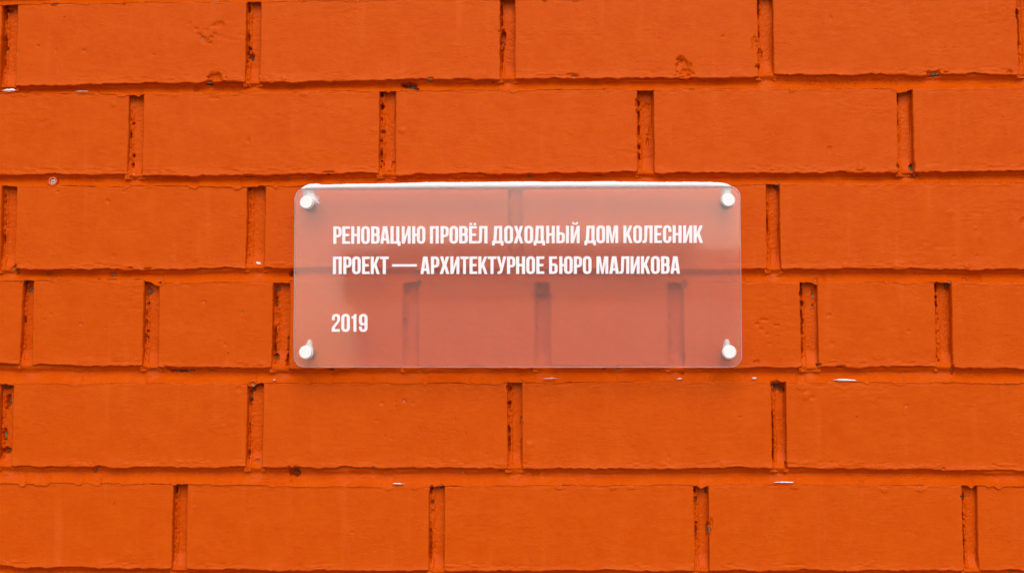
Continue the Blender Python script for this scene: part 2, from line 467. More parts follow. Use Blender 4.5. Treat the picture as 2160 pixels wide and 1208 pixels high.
# the wall goes on beyond the frame: more bricks at both ends and more courses above and below
PITCH_X, PITCH_Z = .2615, .0985
for k in EX:
    step = .1325 if k == 4 else PITCH_X
    n_more = 5 if k == 4 else 3
    for i in range(n_more):
        a = EX[k][0][0]
        EX[k].insert(0, (a - step, a - .0145))
        b_ = EX[k][-1][1]
        EX[k].append((b_ + .0145, b_ + step))
for i in range(1, 5):
    hdr = i in (3,)
    for k, base, sgn in ((1 - i, 1, 1), (6 + i, 6, -1)):
        dz = sgn * PITCH_Z * i
        ZB[k] = (lambda x, f=ZB[base], d=dz: f(x) + d)
        ZT[k] = (lambda x, f=ZB[base], d=dz: f(x) + d + .0885)
        st = .1325 if hdr else PITCH_X
        xs0 = -1.45 + (.13 if i % 2 else .0) + .03 * math.sin(k * 2.3)
        EX[k] = []
        while xs0 < 1.45:
            EX[k].append((xs0, xs0 + st - .0145))
            xs0 += st
COURSES = sorted(EX)
XL, XR = -.60, .60              # the part of the wall in view (fine relief)
ZLO, ZHI = up(1080, 1230)[1], up(1080, -30)[1]

wall = tag(empty("brick_wall", (0, .13, 0)), "rough brick wall painted bright orange, recessed joints between long bricks, behind the plaque", "wall")
wall_loc = np.array([0, .13, 0])


def axis(L, fine, edge_w, edge_s, mid_s):
    if not fine:
        n = max(4, int(L / .006))
        a = np.linspace(0, L, n)
        a = np.insert(a, 1, .0012)
        a = np.insert(a, -1, L - .0012)
        return np.unique(a)
    e = np.arange(0, edge_w - edge_s * .5, edge_s)
    mid = np.linspace(edge_w, L - edge_w, max(3, int((L - 2 * edge_w) / mid_s)))
    return np.concatenate([e, mid, L - e[::-1]])


def brick(k, x0, x1, idx):
    xm = (x0 + x1) / 2
    zb0, zt0 = float(ZB[k](xm)), float(ZT[k](xm))
    fine = x1 > XL and x0 < XR and zt0 > ZLO and zb0 < ZHI
    L, Hh = x1 - x0, zt0 - zb0
    seed = 1000 + k * 50 + idx
    rng = np.random.RandomState(abs(seed) % 100000)
    ax = axis(L, fine, .006, .0006, .00105)
    az = axis(Hh, fine, .007, .0005, .00105)
    back = [.004, .010, .018]
    nb = len(back)
    ax_ = np.concatenate([[ax[0]] * nb, ax, [ax[-1]] * nb])
    az_ = np.concatenate([[az[0]] * nb, az, [az[-1]] * nb])
    dx = np.concatenate([back[::-1], np.zeros(len(ax)), back])
    dz = np.concatenate([back[::-1], np.zeros(len(az)), back])
    S, T = np.meshgrid(ax_, az_)
    DB = np.maximum(*np.meshgrid(dx, dz))
    X = x0 + S
    zb, zt = ZB[k](X), ZT[k](X)
    Z = zb + (zt - zb) * (T / Hh)
    # ragged outline of the face: paint lips and worn arrises
    eb = (.0016 * fbm(X / .020, zb * 0 + seed, 3, seed) + .0008 * fbm(X / .005, zb * 0, 2, seed + 3))
    et = (.0012 * fbm(X / .030, zt * 0 + seed, 3, seed + 7) + .0006 * fbm(X / .006, zt * 0, 2, seed + 8))
    el = .0005 * fbm(Z / .02, X * 0, 3, seed + 11) + .00022 * fbm(Z / .004, X * 0, 2, seed + 12)
    er = .0005 * fbm(Z / .02, X * 0, 3, seed + 13) + .0004 * fbm(Z / .004, X * 0, 2, seed + 14)
    # now and then the paint bulges out over the edge
    lip = smooth(.25, .7, fbm(X / .016, X * 0 + 3.3, 2, seed + 21))
    wb, wt = np.exp(-T / .004), np.exp(-(Hh - T) / .004)
    wl, wr = np.exp(-S / .003), np.exp(-(L - S) / .003)
    Z = Z - eb * wb - lip * .0010 * wb + et * wt
    X2 = X - el * wl + er * wr
    tilt = (rng.rand(2) - .5) * np.array([.0016, .0012])
    hgt = tilt[0] * (S / L - .5) * 2 + tilt[1] * (T / Hh - .5) * 2 + (rng.rand() - .5) * .0012
    hgt = hgt + .00028 * fbm(X / .06, Z / .035, 3, seed + 30)
    if fine:
        hgt = hgt + .00012 * fbm(X / .010, Z / .0035, 3, seed + 40)
        wr_ = smooth(.1, .75, fbm(X / .05, Z / .02, 2, seed + 43))
        hgt = hgt + .00022 * wr_ * (1 - np.abs(fbm(X / .012, Z / .0042, 2, seed + 44)) * 2.4)
    # rounding at the arris; the lower edge is the roundest, with wrinkled thick paint
    dd_l, dd_r, dd_b, dd_t = S, L - S, T, Hh - T
    rb, rt, rs = .0015, .0011, .0013
    rb_ = rb * (1 + .5 * fbm(X / .02, X * 0, 2, seed + 50))

    def rnd(d, r):
        q = np.clip(1 - d / r, 0, 1)
        return r * (1 - np.sqrt(np.maximum(0, 1 - q * q)))
    hgt = hgt - np.minimum(rnd(dd_l, rs) + rnd(dd_r, rs) + rnd(dd_b, rb_) * .8 + rnd(dd_t, rt), .0045)
    if fine:
        hgt = hgt + np.exp(-T / .0030) * (.00115 + .0009 * fbm(X / .018, X * 0 + 9, 3, seed + 58))
        nb_ = np.exp(-((T - .0045) / .0035) ** 2)
        hgt = hgt + nb_ * (.00085 * fbm(X / .007, Z / .0025, 3, seed + 60) * smooth(-.3, .4, fbm(X / .03, X * 0 + 1, 2, seed + 61)) + .0006 * lip)
        nt_ = np.exp(-((Hh - T) / .004) ** 2)
        hgt = hgt + nt_ * .00050 * fbm(X / .008, Z / .002, 2, seed + 63)
    bare = np.zeros_like(hgt)
    if fine:
        Hc = hgt.copy()
        apply_chips(X2, Z, Hc, bare, (x0, x1, zb0, zt0))
        hgt = Hc
    Y = -(hgt) + DB
    V = np.stack([X2.ravel(), Y.ravel(), Z.ravel()], 1)
    F = grid_faces(len(ax_), len(az_))
    loc = np.array([xm, 0, (zb0 + zt0) / 2])
    o = mesh_np("brick", V, F, M_BRICK, None, loc, True, bare)
    o.parent = wall
    o.location = Vector(loc - wall_loc)
    return o


for k in COURSES:
    for i, (a, b_) in enumerate(EX[k]):
        if b_ < -1.55 or a > 1.6:
            continue
        brick(k, a, b_, i)

# ------------------------------------------------------------------ mortar: one continuous painted bed with all its joints
MV, MF, MB, moff = [], [], [], 0


def add_grid(X, Y, Z, B):
    global moff
    ny, nx = X.shape
    MV.append(np.stack([X.ravel(), Y.ravel(), Z.ravel()], 1))
    MF.append(grid_faces(nx, ny, moff))
    MB.append(B.ravel())
    moff += nx * ny


def nearest_joint(xs, k):
    """distance from x to the middle of the nearest upright joint of course k"""
    c = [(EX[k][i][1] + EX[k][i + 1][0]) / 2 for i in range(len(EX[k]) - 1)]
    return np.min(np.abs(np.asarray(xs)[..., None] - np.array(c)), axis=-1)


for n_, k in enumerate(COURSES[:-1]):
    kb = k + 1                   # the course below
    zmid = float(ZB[k](0))
    fine = ZLO - .02 < zmid < ZHI + .02
    if fine:
        xs = np.concatenate([np.arange(-1.5, XL, .008), np.arange(XL, XR, .0009), np.arange(XR, 1.5, .008)])
        nt = 40
    else:
        xs = np.arange(-1.5, 1.5, .008)
        nt = 12
    ts = np.linspace(-.25, 1.0, nt)
    X, Tt = np.meshgrid(xs, ts)
    za, zb_ = ZB[k](X), ZT[kb](X)
    dripn = fbm(X / .011, X * 0 + k, 2, 400 + k)
    over = .0008 + .0014 * smooth(-.3, .6, fbm(X / .03, X * 0, 2, 410 + k)) + .0030 * smooth(.30, .8, dripn) + .0004 * fbm(X / .004, X * 0, 2, 415 + k)
    zend = zb_ - over
    Zg = za + (zend - za) * Tt
    gap = np.maximum(za - zend, .004)
    # profile: deep under the upper brick, sloping out to a ledge that laps over the lower brick
    deep = -.0080 + .0014 * fbm(X / .06, X * 0, 2, 420 + k)
    w0 = .42 + .08 * fbm(X / .05, X * 0, 2, 430 + k)
    out = .0008 + .0003 * fbm(X / .02, X * 0, 2, 440 + k)
    sl = np.clip((Tt - w0 + .06) / (1.0 - w0 + .02), 0, 1)
    s = sl ** 1.3
    hg = deep * (1 - s) + out * s
    hg = hg + (.0038 + .0010 * fbm(X / .03, X * 0 + 5, 2, 433 + k)) * (1 - smooth(-.02, .34, Tt))
    # the upright joint above comes out over the groove like a tongue
    dj = nearest_joint(X[0], k)[None, :]
    tongue = np.exp(-(dj / .0085) ** 2) * (1 - smooth(.3, .9, Tt)) * smooth(-.3, .0, Tt)
    hg = hg + tongue * .0045
    # rim of the ledge rounds off
    tl = (1 - Tt) * gap
    hg = hg - .0016 * np.clip(1 - tl / .0009, 0, 1) ** 2
    hg = hg + .0005 * fbm(X / .009, Zg / .004, 3, 450 + k)
    rough = smooth(0, .5, fbm(X / .08, Zg / .08, 2, 455 + k)) * (1 - s)
    hg = hg + rough * .0011 * fbm(X / .0028, Zg / .0022, 3, 460 + k)
    wav = np.exp(-((Tt - .18) / .13) ** 2) * smooth(.0, .6, fbm(X / .035, X * 0, 2, 470 + k))
    hg = hg + wav * .0014 * (1 + .6 * fbm(X / .006, Zg / .003, 2, 471))
    B = np.zeros_like(hg)
    if fine:
        # scattered small bare spots where the ledge meets the brick and in the groove
        spot = fbm(X / .0038, Zg / .0022, 2, 480 + k)
        zone = smooth(.15, .6, fbm(X / .045, X * 0, 2, 485 + k))
        line = np.exp(-((Tt - .93) / .07) ** 2) + .45 * np.exp(-((Tt - .08) / .12) ** 2)
        sp = smooth(.50, .66, spot) * zone * line
        hg = hg - .0020 * sp
        B = np.maximum(B, sp * .75)
        apply_chips(X, Zg, hg, B, (XL, XR, Zg.min(), Zg.max()))
    add_grid(X, -hg, Zg, B)

for k in COURSES:
    zc = float(ZB[k](0))
    for i in range(len(EX[k]) - 1):
        xl, xr = EX[k][i][1], EX[k][i + 1][0]
        xm = (xl + xr) / 2
        if xm < -1.5 or xm > 1.5:
            continue
        za, zb_ = float(ZB[k](xm)), float(ZT[k](xm))
        fine = XL < xm < XR and zb_ > ZLO and za < ZHI
        w = xr - xl
        mx = .0025
        if fine:
            xs = np.linspace(xl - mx, xr + mx, 44)
            zs = np.linspace(za - .004, zb_ + .003, 150)
        else:
            xs = np.linspace(xl - mx, xr + mx, 8)
            zs = np.linspace(za - .004, zb_ + .003, 14)
        X, Zg = np.meshgrid(xs, zs)
        sx = (X - xl) / w
        hz = (Zg - za) / (zb_ - za)
        sd_ = 700 + k * 40 + i
        r_ = np.random.RandomState((sd_ * 7919) % 100003)
        ew = .20 + .16 * r_.rand()              # width of the crumbly strip along the left brick
        ragged = ew + .09 * fbm(Zg / .012, Zg * 0, 3, sd_)
        smooth_h = -.0084 - .0026 * r_.rand() + .0009 * fbm(X / .01, Zg / .03, 2, sd_ + 1)
        crumb = .0016 * fbm(X / .0030, Zg / .0030, 3, sd_ + 2) - .0010
        mc = 1 - smooth(ragged - .11, ragged + .11, sx)
        hg = smooth_h + crumb * mc + mc * .0030
        # the crack against the left brick, open in places
        open_ = smooth(.0, .5, fbm(Zg / .014, Zg * 0 + 2, 3, sd_ + 3)) * smooth(.02, .2, hz)
        crack = np.exp(-((sx - .07 - .03 * fbm(Zg / .008, Zg * 0, 2, sd_ + 4)) / .07) ** 2)
        hg = hg - crack * (.0008 + .0075 * open_)
        hole = (r_.rand() > .45) * smooth(.56, .70, fbm(X / .0032, Zg / .0042, 2, sd_ + 5)) * mc * smooth(-.3, .3, fbm(Zg / .03, Zg * 0, 2, sd_ + 6))
        hg = hg - .0055 * hole
        thin = np.exp(-((sx - .96) / .05) ** 2) * smooth(.1, .5, fbm(Zg / .02, Zg * 0, 3, sd_ + 9))
        hg = hg - .0014 * thin
        # foot of the joint swells out into the bed joint
        foot = 1 - smooth(.0, .20, hz)
        hg = hg + foot * .0056
        hg = hg + .00035 * fbm(X / .0022, Zg / .0022, 2, sd_ + 7)
        B = np.clip(hole * .62 * r_.rand() + crack * open_ * .62 * smooth(.0, .5, fbm(Zg / .005, X / .002, 2, sd_ + 8)) + thin * .04, 0, 1)
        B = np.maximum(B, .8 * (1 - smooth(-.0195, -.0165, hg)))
        if fine:
            apply_chips(X, Zg, hg, B, (xl, xr, za, zb_))
        else:
            B = B * 0
        add_grid(X, -hg, Zg, B)
# core of the wall behind the facing
MV.append(np.array([(x, y, z) for y in (.0172, .24) for z in (0.0, 3.2) for x in (-6.0, 6.0)]))
MF.append(np.array([(0, 1, 3, 2), (4, 6, 7, 5), (0, 2, 6, 4), (1, 5, 7, 3), (2, 3, 7, 6), (0, 4, 5, 1)]) + moff)
MB.append(np.zeros(8))
mort = mesh_np("mortar", np.concatenate(MV), np.concatenate(MF), M_MORTAR, None, wall_loc, True, np.concatenate(MB))
mort.parent = wall
mort.location = (0, 0, 0)


# ------------------------------------------------------------------ ground in front of the wall (snow lies on it) and the low building opposite
def terrain():
    xs = np.concatenate([-np.geomspace(200, 4, 26), np.linspace(-3.6, 3.6, 30), np.geomspace(4, 200, 26)])
    ys = np.concatenate([-np.geomspace(200, 4, 30), np.linspace(-3.8, .0165, 24), [.3, 6, 60, 200]])
    X, Y = np.meshgrid(xs, ys)
    Z = .015 * fbm(X / 1.3, Y / 1.3, 3, 5) + .05 * fbm(X / 14, Y / 14, 2, 6) * smooth(3, 12, np.hypot(X, Y))
    o = mesh_np("ground", np.stack([X.ravel(), Y.ravel(), Z.ravel()], 1), grid_faces(len(xs), len(ys)), M_SNOWG)
    tag(o, kind="structure")


M_SNOWG = simple("slushy_snow", (.40, .39, .38), .8, 0, .3, (4, .03))
terrain()


def bm_box(V, F, a, b_):
    o = len(V)
    for z in (a[2], b_[2]):
        for (x, y) in ((a[0], a[1]), (b_[0], a[1]), (b_[0], b_[1]), (a[0], b_[1])):
            V.append((x, y, z))
    for f in ((0, 3, 2, 1), (4, 5, 6, 7), (0, 1, 5, 4), (1, 2, 6, 5), (2, 3, 7, 6), (3, 0, 4, 7)):
        F.append([o + q for q in f])


def prism_mesh(name, boxes, mat, parent):
    V, F = [], []
    for a, b_ in boxes:
        bm_box(V, F, a, b_)
    o = mesh_np(name, V, F, mat, None, tuple(parent.location), False)
    o.parent = parent
    o.location = (0, 0, 0)
    return o


def lean_building():
    yb = -20.0
    root = tag(empty("outbuilding", (-.6, yb - 2.5, 0)), "pale low outbuilding with a dark flat roof fascia standing opposite the wall", "building")
    pale = simple("pale_render", (.80, .80, .80), .9, 0, .2, (6, .01))
    dark = simple("dark_felt", (.045, .042, .042), .85, 0, .3, (8, .01))
    glass = simple("window_pane_glass", (.05, .06, .07), .08)
    x0, x1 = -3.35, 2.55
    prism_mesh("wall", [((x0 + .15, yb - 5, -.1), (x1 - .15, yb, 3.40))], pale, root)
    rf = prism_mesh("roof", [((x0, yb - 5.2, 3.403), (x1, yb + .22, 4.12)), ((x0 + .5, yb - 4.6, 4.122), (x1 - .8, yb - .5, 4.30))], dark, root)
    prism_mesh("door", [((-.4, yb + .003, -.05), (.6, yb + .05, 2.15))], dark, root)
    for xa in (-2.4, 1.2):
        f = prism_mesh("window", [((xa, yb + .003, .95), (xa + .9, yb + .06, 1.0)), ((xa, yb + .003, 2.0), (xa + .9, yb + .06, 2.05)),
                                  ((xa, yb + .003, 1.001), (xa + .05, yb + .06, 1.999)), ((xa + .85, yb + .003, 1.001), (xa + .9, yb + .06, 1.999))], pale, root)
        p = prism_mesh("pane", [((xa + .051, yb + .004, 1.002), (xa + .849, yb + .02, 1.998))], glass, root)
        p.parent = f


lean_building()


# ------------------------------------------------------------------ the plaque
Y_FRONT, Y_BACK = -.029, -.0245
px0, pz0 = up(618.5, 774.5, Y_FRONT)
px1, pz1 = up(1565.5, 774.5, Y_FRONT)
tlx, tlz = up(640, 396, Y_FRONT)
trx, trz = up(1540, 392, Y_FRONT)
lx_t, _ = up(620.5, 470, Y_FRONT)
rx_t, _ = up(1562.5, 470, Y_FRONT)
PCX, PCZ = (px0 + px1) / 2, (pz0 + tlz) / 2
plaque = tag(empty("plaque", (PCX, 0, PCZ)), "frosted clear acrylic plaque with white Cyrillic lettering, held by four white caps", "plaque")
pl = np.array([PCX, 0, PCZ])
zt_a, zt_b = tlz, trz
zb_a, zb_b = pz0, pz1
xa_b, xb_b = px0, px1
xa_t = xa_b + (lx_t - xa_b) * 1.2
xb_t = xb_b + (rx_t - xb_b) * 1.2


def rounded_quad(inset, r, n=10):
    """outline of the panel, clockwise from lower left, shrunk by inset"""
    c = [(xa_b + inset, zb_a + inset, 180), (xb_b - inset, zb_b + inset, 270), (xb_t - inset, zt_b - inset, 0), (xa_t + inset, zt_a - inset, 90)]
    pts = []
    sg = [(1, 1), (-1, 1), (-1, -1), (1, -1)]
    rr = max(r - inset, .0005)
    for (x, z, a0), (sx, sz) in zip(c, sg):
        cx, cz = x + sx * rr, z + sz * rr
        for q in range(n + 1):
            a = math.radians(a0 + 90 * q / n)
            pts.append((cx + rr * math.cos(a), cz + rr * math.sin(a)))
    return pts


def panel():
    R = .0115
    bev = .0006
    rings = [(Y_FRONT, bev), (Y_FRONT + bev, 0), (Y_BACK - bev, 0), (Y_BACK, bev)]
    V, F, FM = [], [], []
    n = None
    for (y, ins) in rings:
        p = rounded_quad(ins, R)
        n = len(p)
        V += [(x, y, z) for x, z in p]
    me = bpy.data.meshes.new("panel")
    for r in range(3):
        for i in range(n):
            j = (i + 1) % n
            F.append((r * n + i, r * n + j, (r + 1) * n + j, (r + 1) * n + i))
            FM.append(2)
    F.append(tuple(range(n)))
    FM.append(0)
    F.append(tuple(reversed(range(3 * n, 4 * n))))
    FM.append(1)
    V = [tuple(np.array(v) - pl) for v in V]
    me.from_pydata(V, [], F)
    for mt in (M_ACR, M_FROST, M_EDGE):
        me.materials.append(mt)
    me.polygons.foreach_set("material_index", FM)
    me.update()
    import bmesh
    bm = bmesh.new()
    bm.from_mesh(me)
    bmesh.ops.recalc_face_normals(bm, faces=bm.faces)
    bm.to_mesh(me)
    bm.free()
    o = bpy.data.objects.new("panel", me)
    COL.objects.link(o)
    o.parent = plaque
    return o


panel()


def lathe(name, prof, center, mat, parent, ploc, seg=48, label=None):
    """prof: (y, radius) pairs along the y axis"""
    V, F = [], []
    for (y, r) in prof:
        for i in range(seg):
            a = 2 * math.pi * i / seg
            V.append((center[0] + r * math.cos(a), y, center[1] + r * math.sin(a)))
    for q in range(len(prof) - 1):
        for i in range(seg):
            j = (i + 1) % seg
            F.append((q * seg + i, q * seg + j, (q + 1) * seg + j, (q + 1) * seg + i))
    me = bpy.data.meshes.new(name)
    F.append(tuple(reversed(range(seg))))
    F.append(tuple(range((len(prof) - 1) * seg, len(prof) * seg)))
    V = [tuple(np.array(v) - np.array(ploc)) for v in V]
    me.from_pydata(V, [], F)
    me.materials.append(mat)
    import bmesh
    bm = bmesh.new()
    bm.from_mesh(me)
    bmesh.ops.recalc_face_normals(bm, faces=bm.faces)
    bm.to_mesh(me)
    bm.free()
    for p in me.polygons:
        p.use_smooth = len(p.vertices) == 4
    o = bpy.data.objects.new(name, me)
    COL.objects.link(o)
    if parent:
        o.parent = parent
    return o


CAPS = [(645.5, 426.5), (1536.5, 421.5), (644, 742.5), (1539, 742)]
CAPW = []
YC = Y_FRONT - .0052
for (u, v) in CAPS:
    cx, cz = up(u, v, YC)
    CAPW.append((cx, cz))
    so = lathe("standoff", [(.004, .0052), (Y_BACK + .0004, .0052), (Y_BACK + .0002, .0050)], (cx, cz), M_BARREL, plaque, pl, 32)
    cap = lathe("cap", [(Y_FRONT - .0011, .0052), (Y_FRONT - .0013, .0062), (YC + .0007, .0063), (YC + .0002, .0061), (YC, .0057)], (cx, cz), M_CAP, so, pl)
    wsh = lathe("washer", [(Y_FRONT - .0002, .0071), (Y_FRONT - .0009, .0071), (Y_FRONT - .0010, .0068)], (cx, cz), M_WASHER, so, pl)


# ------------------------------------------------------------------ lettering, cut from outlines
def rnd_poly(pts):
    out = []
    n = len(pts)
    for i, p in enumerate(pts):
        if len(p) < 3 or p[2] <= 0:
            out.append((p[0], p[1]))
            continue
        c = Vector(p[:2])
        a = Vector(pts[i - 1][:2]) - c
        b_ = Vector(pts[(i + 1) % n][:2]) - c
        ra = .5 if len(pts[i - 1]) > 2 and pts[i - 1][2] > 0 else 1
        rb_ = .5 if len(pts[(i + 1) % n]) > 2 and pts[(i + 1) % n][2] > 0 else 1
        a_, bb = a.normalized(), b_.normalized()
        ang = a_.angle(bb)
        t_ = min(p[2] / math.tan(ang / 2), a.length * ra, b_.length * rb_)
        r = t_ * math.tan(ang / 2)
        cen = c + (a_ + bb).normalized() * (r / math.sin(ang / 2))
        s_, e_ = c + a_ * t_, c + bb * t_
        v0, v1 = s_ - cen, e_ - cen
        a0 = math.atan2(v0.y, v0.x)
        da = math.atan2(v1.y, v1.x) - a0
        da = (da + math.pi) % (2 * math.pi) - math.pi
        for q in range(7):
            w_ = a0 + da * q / 6
            out.append((cen.x + r * math.cos(w_), cen.y + r * math.sin(w_)))
    return out


def bowl(x0, y0, x1, y1, r=23, s=18, b_=15, ri=6.5):
    return [[(x0, y0, r), (x1, y0, r), (x1, y1, r), (x0, y1, r)], [(x0 + s, y0 + b_, ri), (x1 - s, y0 + b_, ri), (x1 - s, y1 - b_, ri), (x0 + s, y1 - b_, ri)]]


E_ = [(0, 0), (45, 0), (45, 14.5), (18, 14.5), (18, 43), (40, 43), (40, 57.5), (18, 57.5), (18, 85.5), (45, 85.5), (45, 100), (0, 100)]
I_ = [(0, 0), (17, 0), (34.3, 58), (34.3, 0), (51, 0), (51, 100), (35.5, 100), (16.7, 40), (16.7, 100), (0, 100)]
# every glyph: (width, [shape, ...]); a shape is an outline followed by its holes
GLYPH = {
    'О': (50, [bowl(0, -1, 50, 101)]),
    'П': (51, [[[(0, 0), (18, 0), (18, 85.5), (33, 85.5), (33, 0), (51, 0), (51, 100), (0, 100)]]]),
    'Р': (47.5, [[[(0, 0), (18, 0), (18, 37), (47.5, 37, 21), (47.5, 100, 21), (0, 100)], [(18, 51.5), (30, 51.5, 6), (30, 85.5, 6), (18, 85.5)]]]),
    'Е': (45, [[E_]]),
    'Ё': (45, [[E_], [[(4, 105), (18, 105), (18, 118), (4, 118)]], [[(27, 105), (41, 105), (41, 118), (27, 118)]]]),
    'Н': (51, [[[(0, 0), (18, 0), (18, 43), (33, 43), (33, 0), (51, 0), (51, 100), (33, 100), (33, 57.5), (18, 57.5), (18, 100), (0, 100)]]]),
    'В': (49, [[[(0, 0), (49, 0, 20), (49, 48, 14), (44.5, 52.5), (48, 58, 10), (48, 100, 19), (0, 100)], [(18, 14.5), (31, 14.5, 6), (31, 44, 6), (18, 44)], [(18, 58.5), (29.5, 58.5, 6), (29.5, 85.5, 6), (18, 85.5)]]]),
    'А': (55, [[[(0, 0), (18, 0), (20.6, 18), (34.2, 18), (37, 0), (55, 0), (40, 100), (15.5, 100)], [(22.8, 32), (32.2, 32), (27.6, 72)]]]),
    'Ц': (58, [[[(0, 0), (41, 0), (41, -12), (58, -12), (58, 14.5), (51, 14.5), (51, 100), (33, 100), (33, 14.5), (18, 14.5), (18, 100), (0, 100)]]]),
    'И': (51, [[I_]]),
    'Й': (51, [[I_], [[(8, 122), (17.5, 122), (20, 114, 4), (31, 114, 4), (33.5, 122), (43, 122), (39, 106, 9), (12, 106, 9)]]]),
    'Ю': (76, [[[(0, 0), (18, 0), (18, 43), (27, 43), (27, -1, 23), (76, -1, 23), (76, 101, 23), (27, 101, 23), (27, 57.5), (18, 57.5), (18, 100), (0, 100)], [(45, 14, 6), (58, 14, 6), (58, 86, 6), (45, 86, 6)]]]),
    'Д': (66, [[[(0, -12), (16, -12), (16, 0), (50, 0), (50, -12), (66, -12), (66, 14.5), (58, 14.5), (58, 100), (12.5, 100), (8, 14.5), (0, 14.5)], [(26, 14.5), (40, 14.5), (40, 85.5), (29.5, 85.5)]]]),
    'Х': (55, [[[(0, 0), (18.5, 0), (27.5, 32), (36.5, 0), (55, 0), (38, 51), (53.5, 100), (35.5, 100), (27.8, 70), (20, 100), (1.5, 100), (17, 51)]]]),
    'Ы': (72, [[[(0, 0), (49, 0, 20), (49, 63, 20), (18, 63), (18, 100), (0, 100)], [(18, 14.5), (31, 14.5, 6), (31, 48.5, 6), (18, 48.5)]], [[(54.3, 0), (72, 0), (72, 100), (54.3, 100)]]]),
    'Л': (58, [[[(0, 0), (25, 0, 16), (28.5, 85.5), (40, 85.5), (40, 0), (58, 0), (58, 100), (11.5, 100), (9.5, 14.5, 5), (0, 14.5)]]]),
    'М': (68, [[[(0, 0), (16.5, 0), (16.5, 68), (27.5, 0), (40.5, 0), (51.5, 68), (51.5, 0), (68, 0), (68, 100), (44.5, 100), (34, 34), (23.5, 100), (0, 100)]]]),
    'К': (54, [[[(0, 0), (18, 0), (18, 28), (23, 38.5), (35.5, 0), (54, 0), (34, 55), (52.5, 100), (35, 100), (18, 60), (18, 100), (0, 100)]]]),
    'С': (48, [[[(48, 38), (48, -1, 23), (0, -1, 23), (0, 101, 23), (48, 101, 23), (48, 63), (31, 63), (31, 86, 6), (18, 86, 6), (18, 14, 6), (31, 14, 6), (31, 38)]]]),
    'Т': (51, [[[(16.5, 0), (34.5, 0), (34.5, 85.5), (51, 85.5), (51, 100), (0, 100), (0, 85.5), (16.5, 85.5)]]]),
    'У': (55, [[[(5, 0), (22, 0, 10), (32, 10, 9), (55, 100), (37.3, 100), (28.3, 54), (18, 100), (0, 100), (20, 28), (16.5, 14.5, 4), (5, 14.5)]]]),
    'Б': (50, [[[(0, 0), (50, 0, 20), (50, 60.5, 20), (18, 60.5), (18, 85.5), (46, 85.5), (46, 100), (0, 100)], [(18, 14.5), (32, 14.5, 6), (32, 46, 6), (18, 46)]]]),
    '—': (142, [[[(0, 42.5), (142, 42.5), (142, 56.5), (0, 56.5)]]]),
    '2': (49, [[[(0, 0), (47, 0), (47, 15), (18, 15), (19, 24, 8), (49, 62, 14), (49, 101, 23), (1, 101, 23), (1, 65), (17.5, 65), (17.5, 86.5, 7), (32, 86.5, 7), (32, 62, 12), (0, 24, 14)]]]),
    '0': (48, [bowl(0, -1, 48, 101, 22, 17)]),
    '1': (28, [[[(11, 0), (28, 0), (28, 100), (16, 100), (12, 89, 4), (0, 87), (0, 74), (11, 74)]]]),
    '9': (49, [[[(0, 30), (17, 30), (17, 14, 6), (31.5, 14, 6), (31.5, 40), (24, 35), (0, 35, 20), (0, 101, 23), (49, 101, 23), (49, -1, 23), (0, -1, 23)], [(18, 50, 6), (31.5, 50, 3), (31.5, 86, 6), (18, 86, 6)]]]),
}


def letter(ch, u, v_base, width_px, h_px, name):
    w, shapes = GLYPH[ch]
    y0, y1 = Y_FRONT - .00003, Y_FRONT - .00022
    V, F = [], []
    for sh in shapes:
        loops = [rnd_poly(c) for c in sh]
        tris = tessellate_polygon([[Vector((p[0], p[1], 0)) for p in lp] for lp in loops])
        flat = [p for lp in loops for p in lp]
        base = len(V)
        n = len(flat)
        for y in (y1, y0):
            for (gx, gy) in flat:
                wx, wz = up(u + gx / w * width_px, v_base - gy / 100 * h_px, Y_FRONT)
                V.append((wx - pl[0], y, wz - pl[2]))
        for t_ in tris:
            F.append(tuple(base + q for q in t_))
        o_ = 0
        for lp in loops:
            m_ = len(lp)
            for i in range(m_):
                j = (i + 1) % m_
                F.append((base + o_ + i, base + o_ + j, base + n + o_ + j, base + n + o_ + i))
            o_ += m_
    me = bpy.data.meshes.new(name)
    me.from_pydata(V, [], F)
    me.materials.append(M_LETTER)
    me.update()
    o = bpy.data.objects.new(name, me)
    COL.objects.link(o)
    o.parent = plaque
    return o


def line(u0, items, base_l, base_r, ul, ur, h):
    """items: (glyph, left, right) in eighths of a print pixel from u0"""
    for ch, a, b_ in items:
        ua, ub = u0 + a / 8, u0 + b_ / 8
        vb = base_l + (base_r - base_l) * (ua - ul) / (ur - ul)
        nm = "dash" if ch == '—' else "letter"
        letter(ch, ua, vb, ub - ua, h, nm)


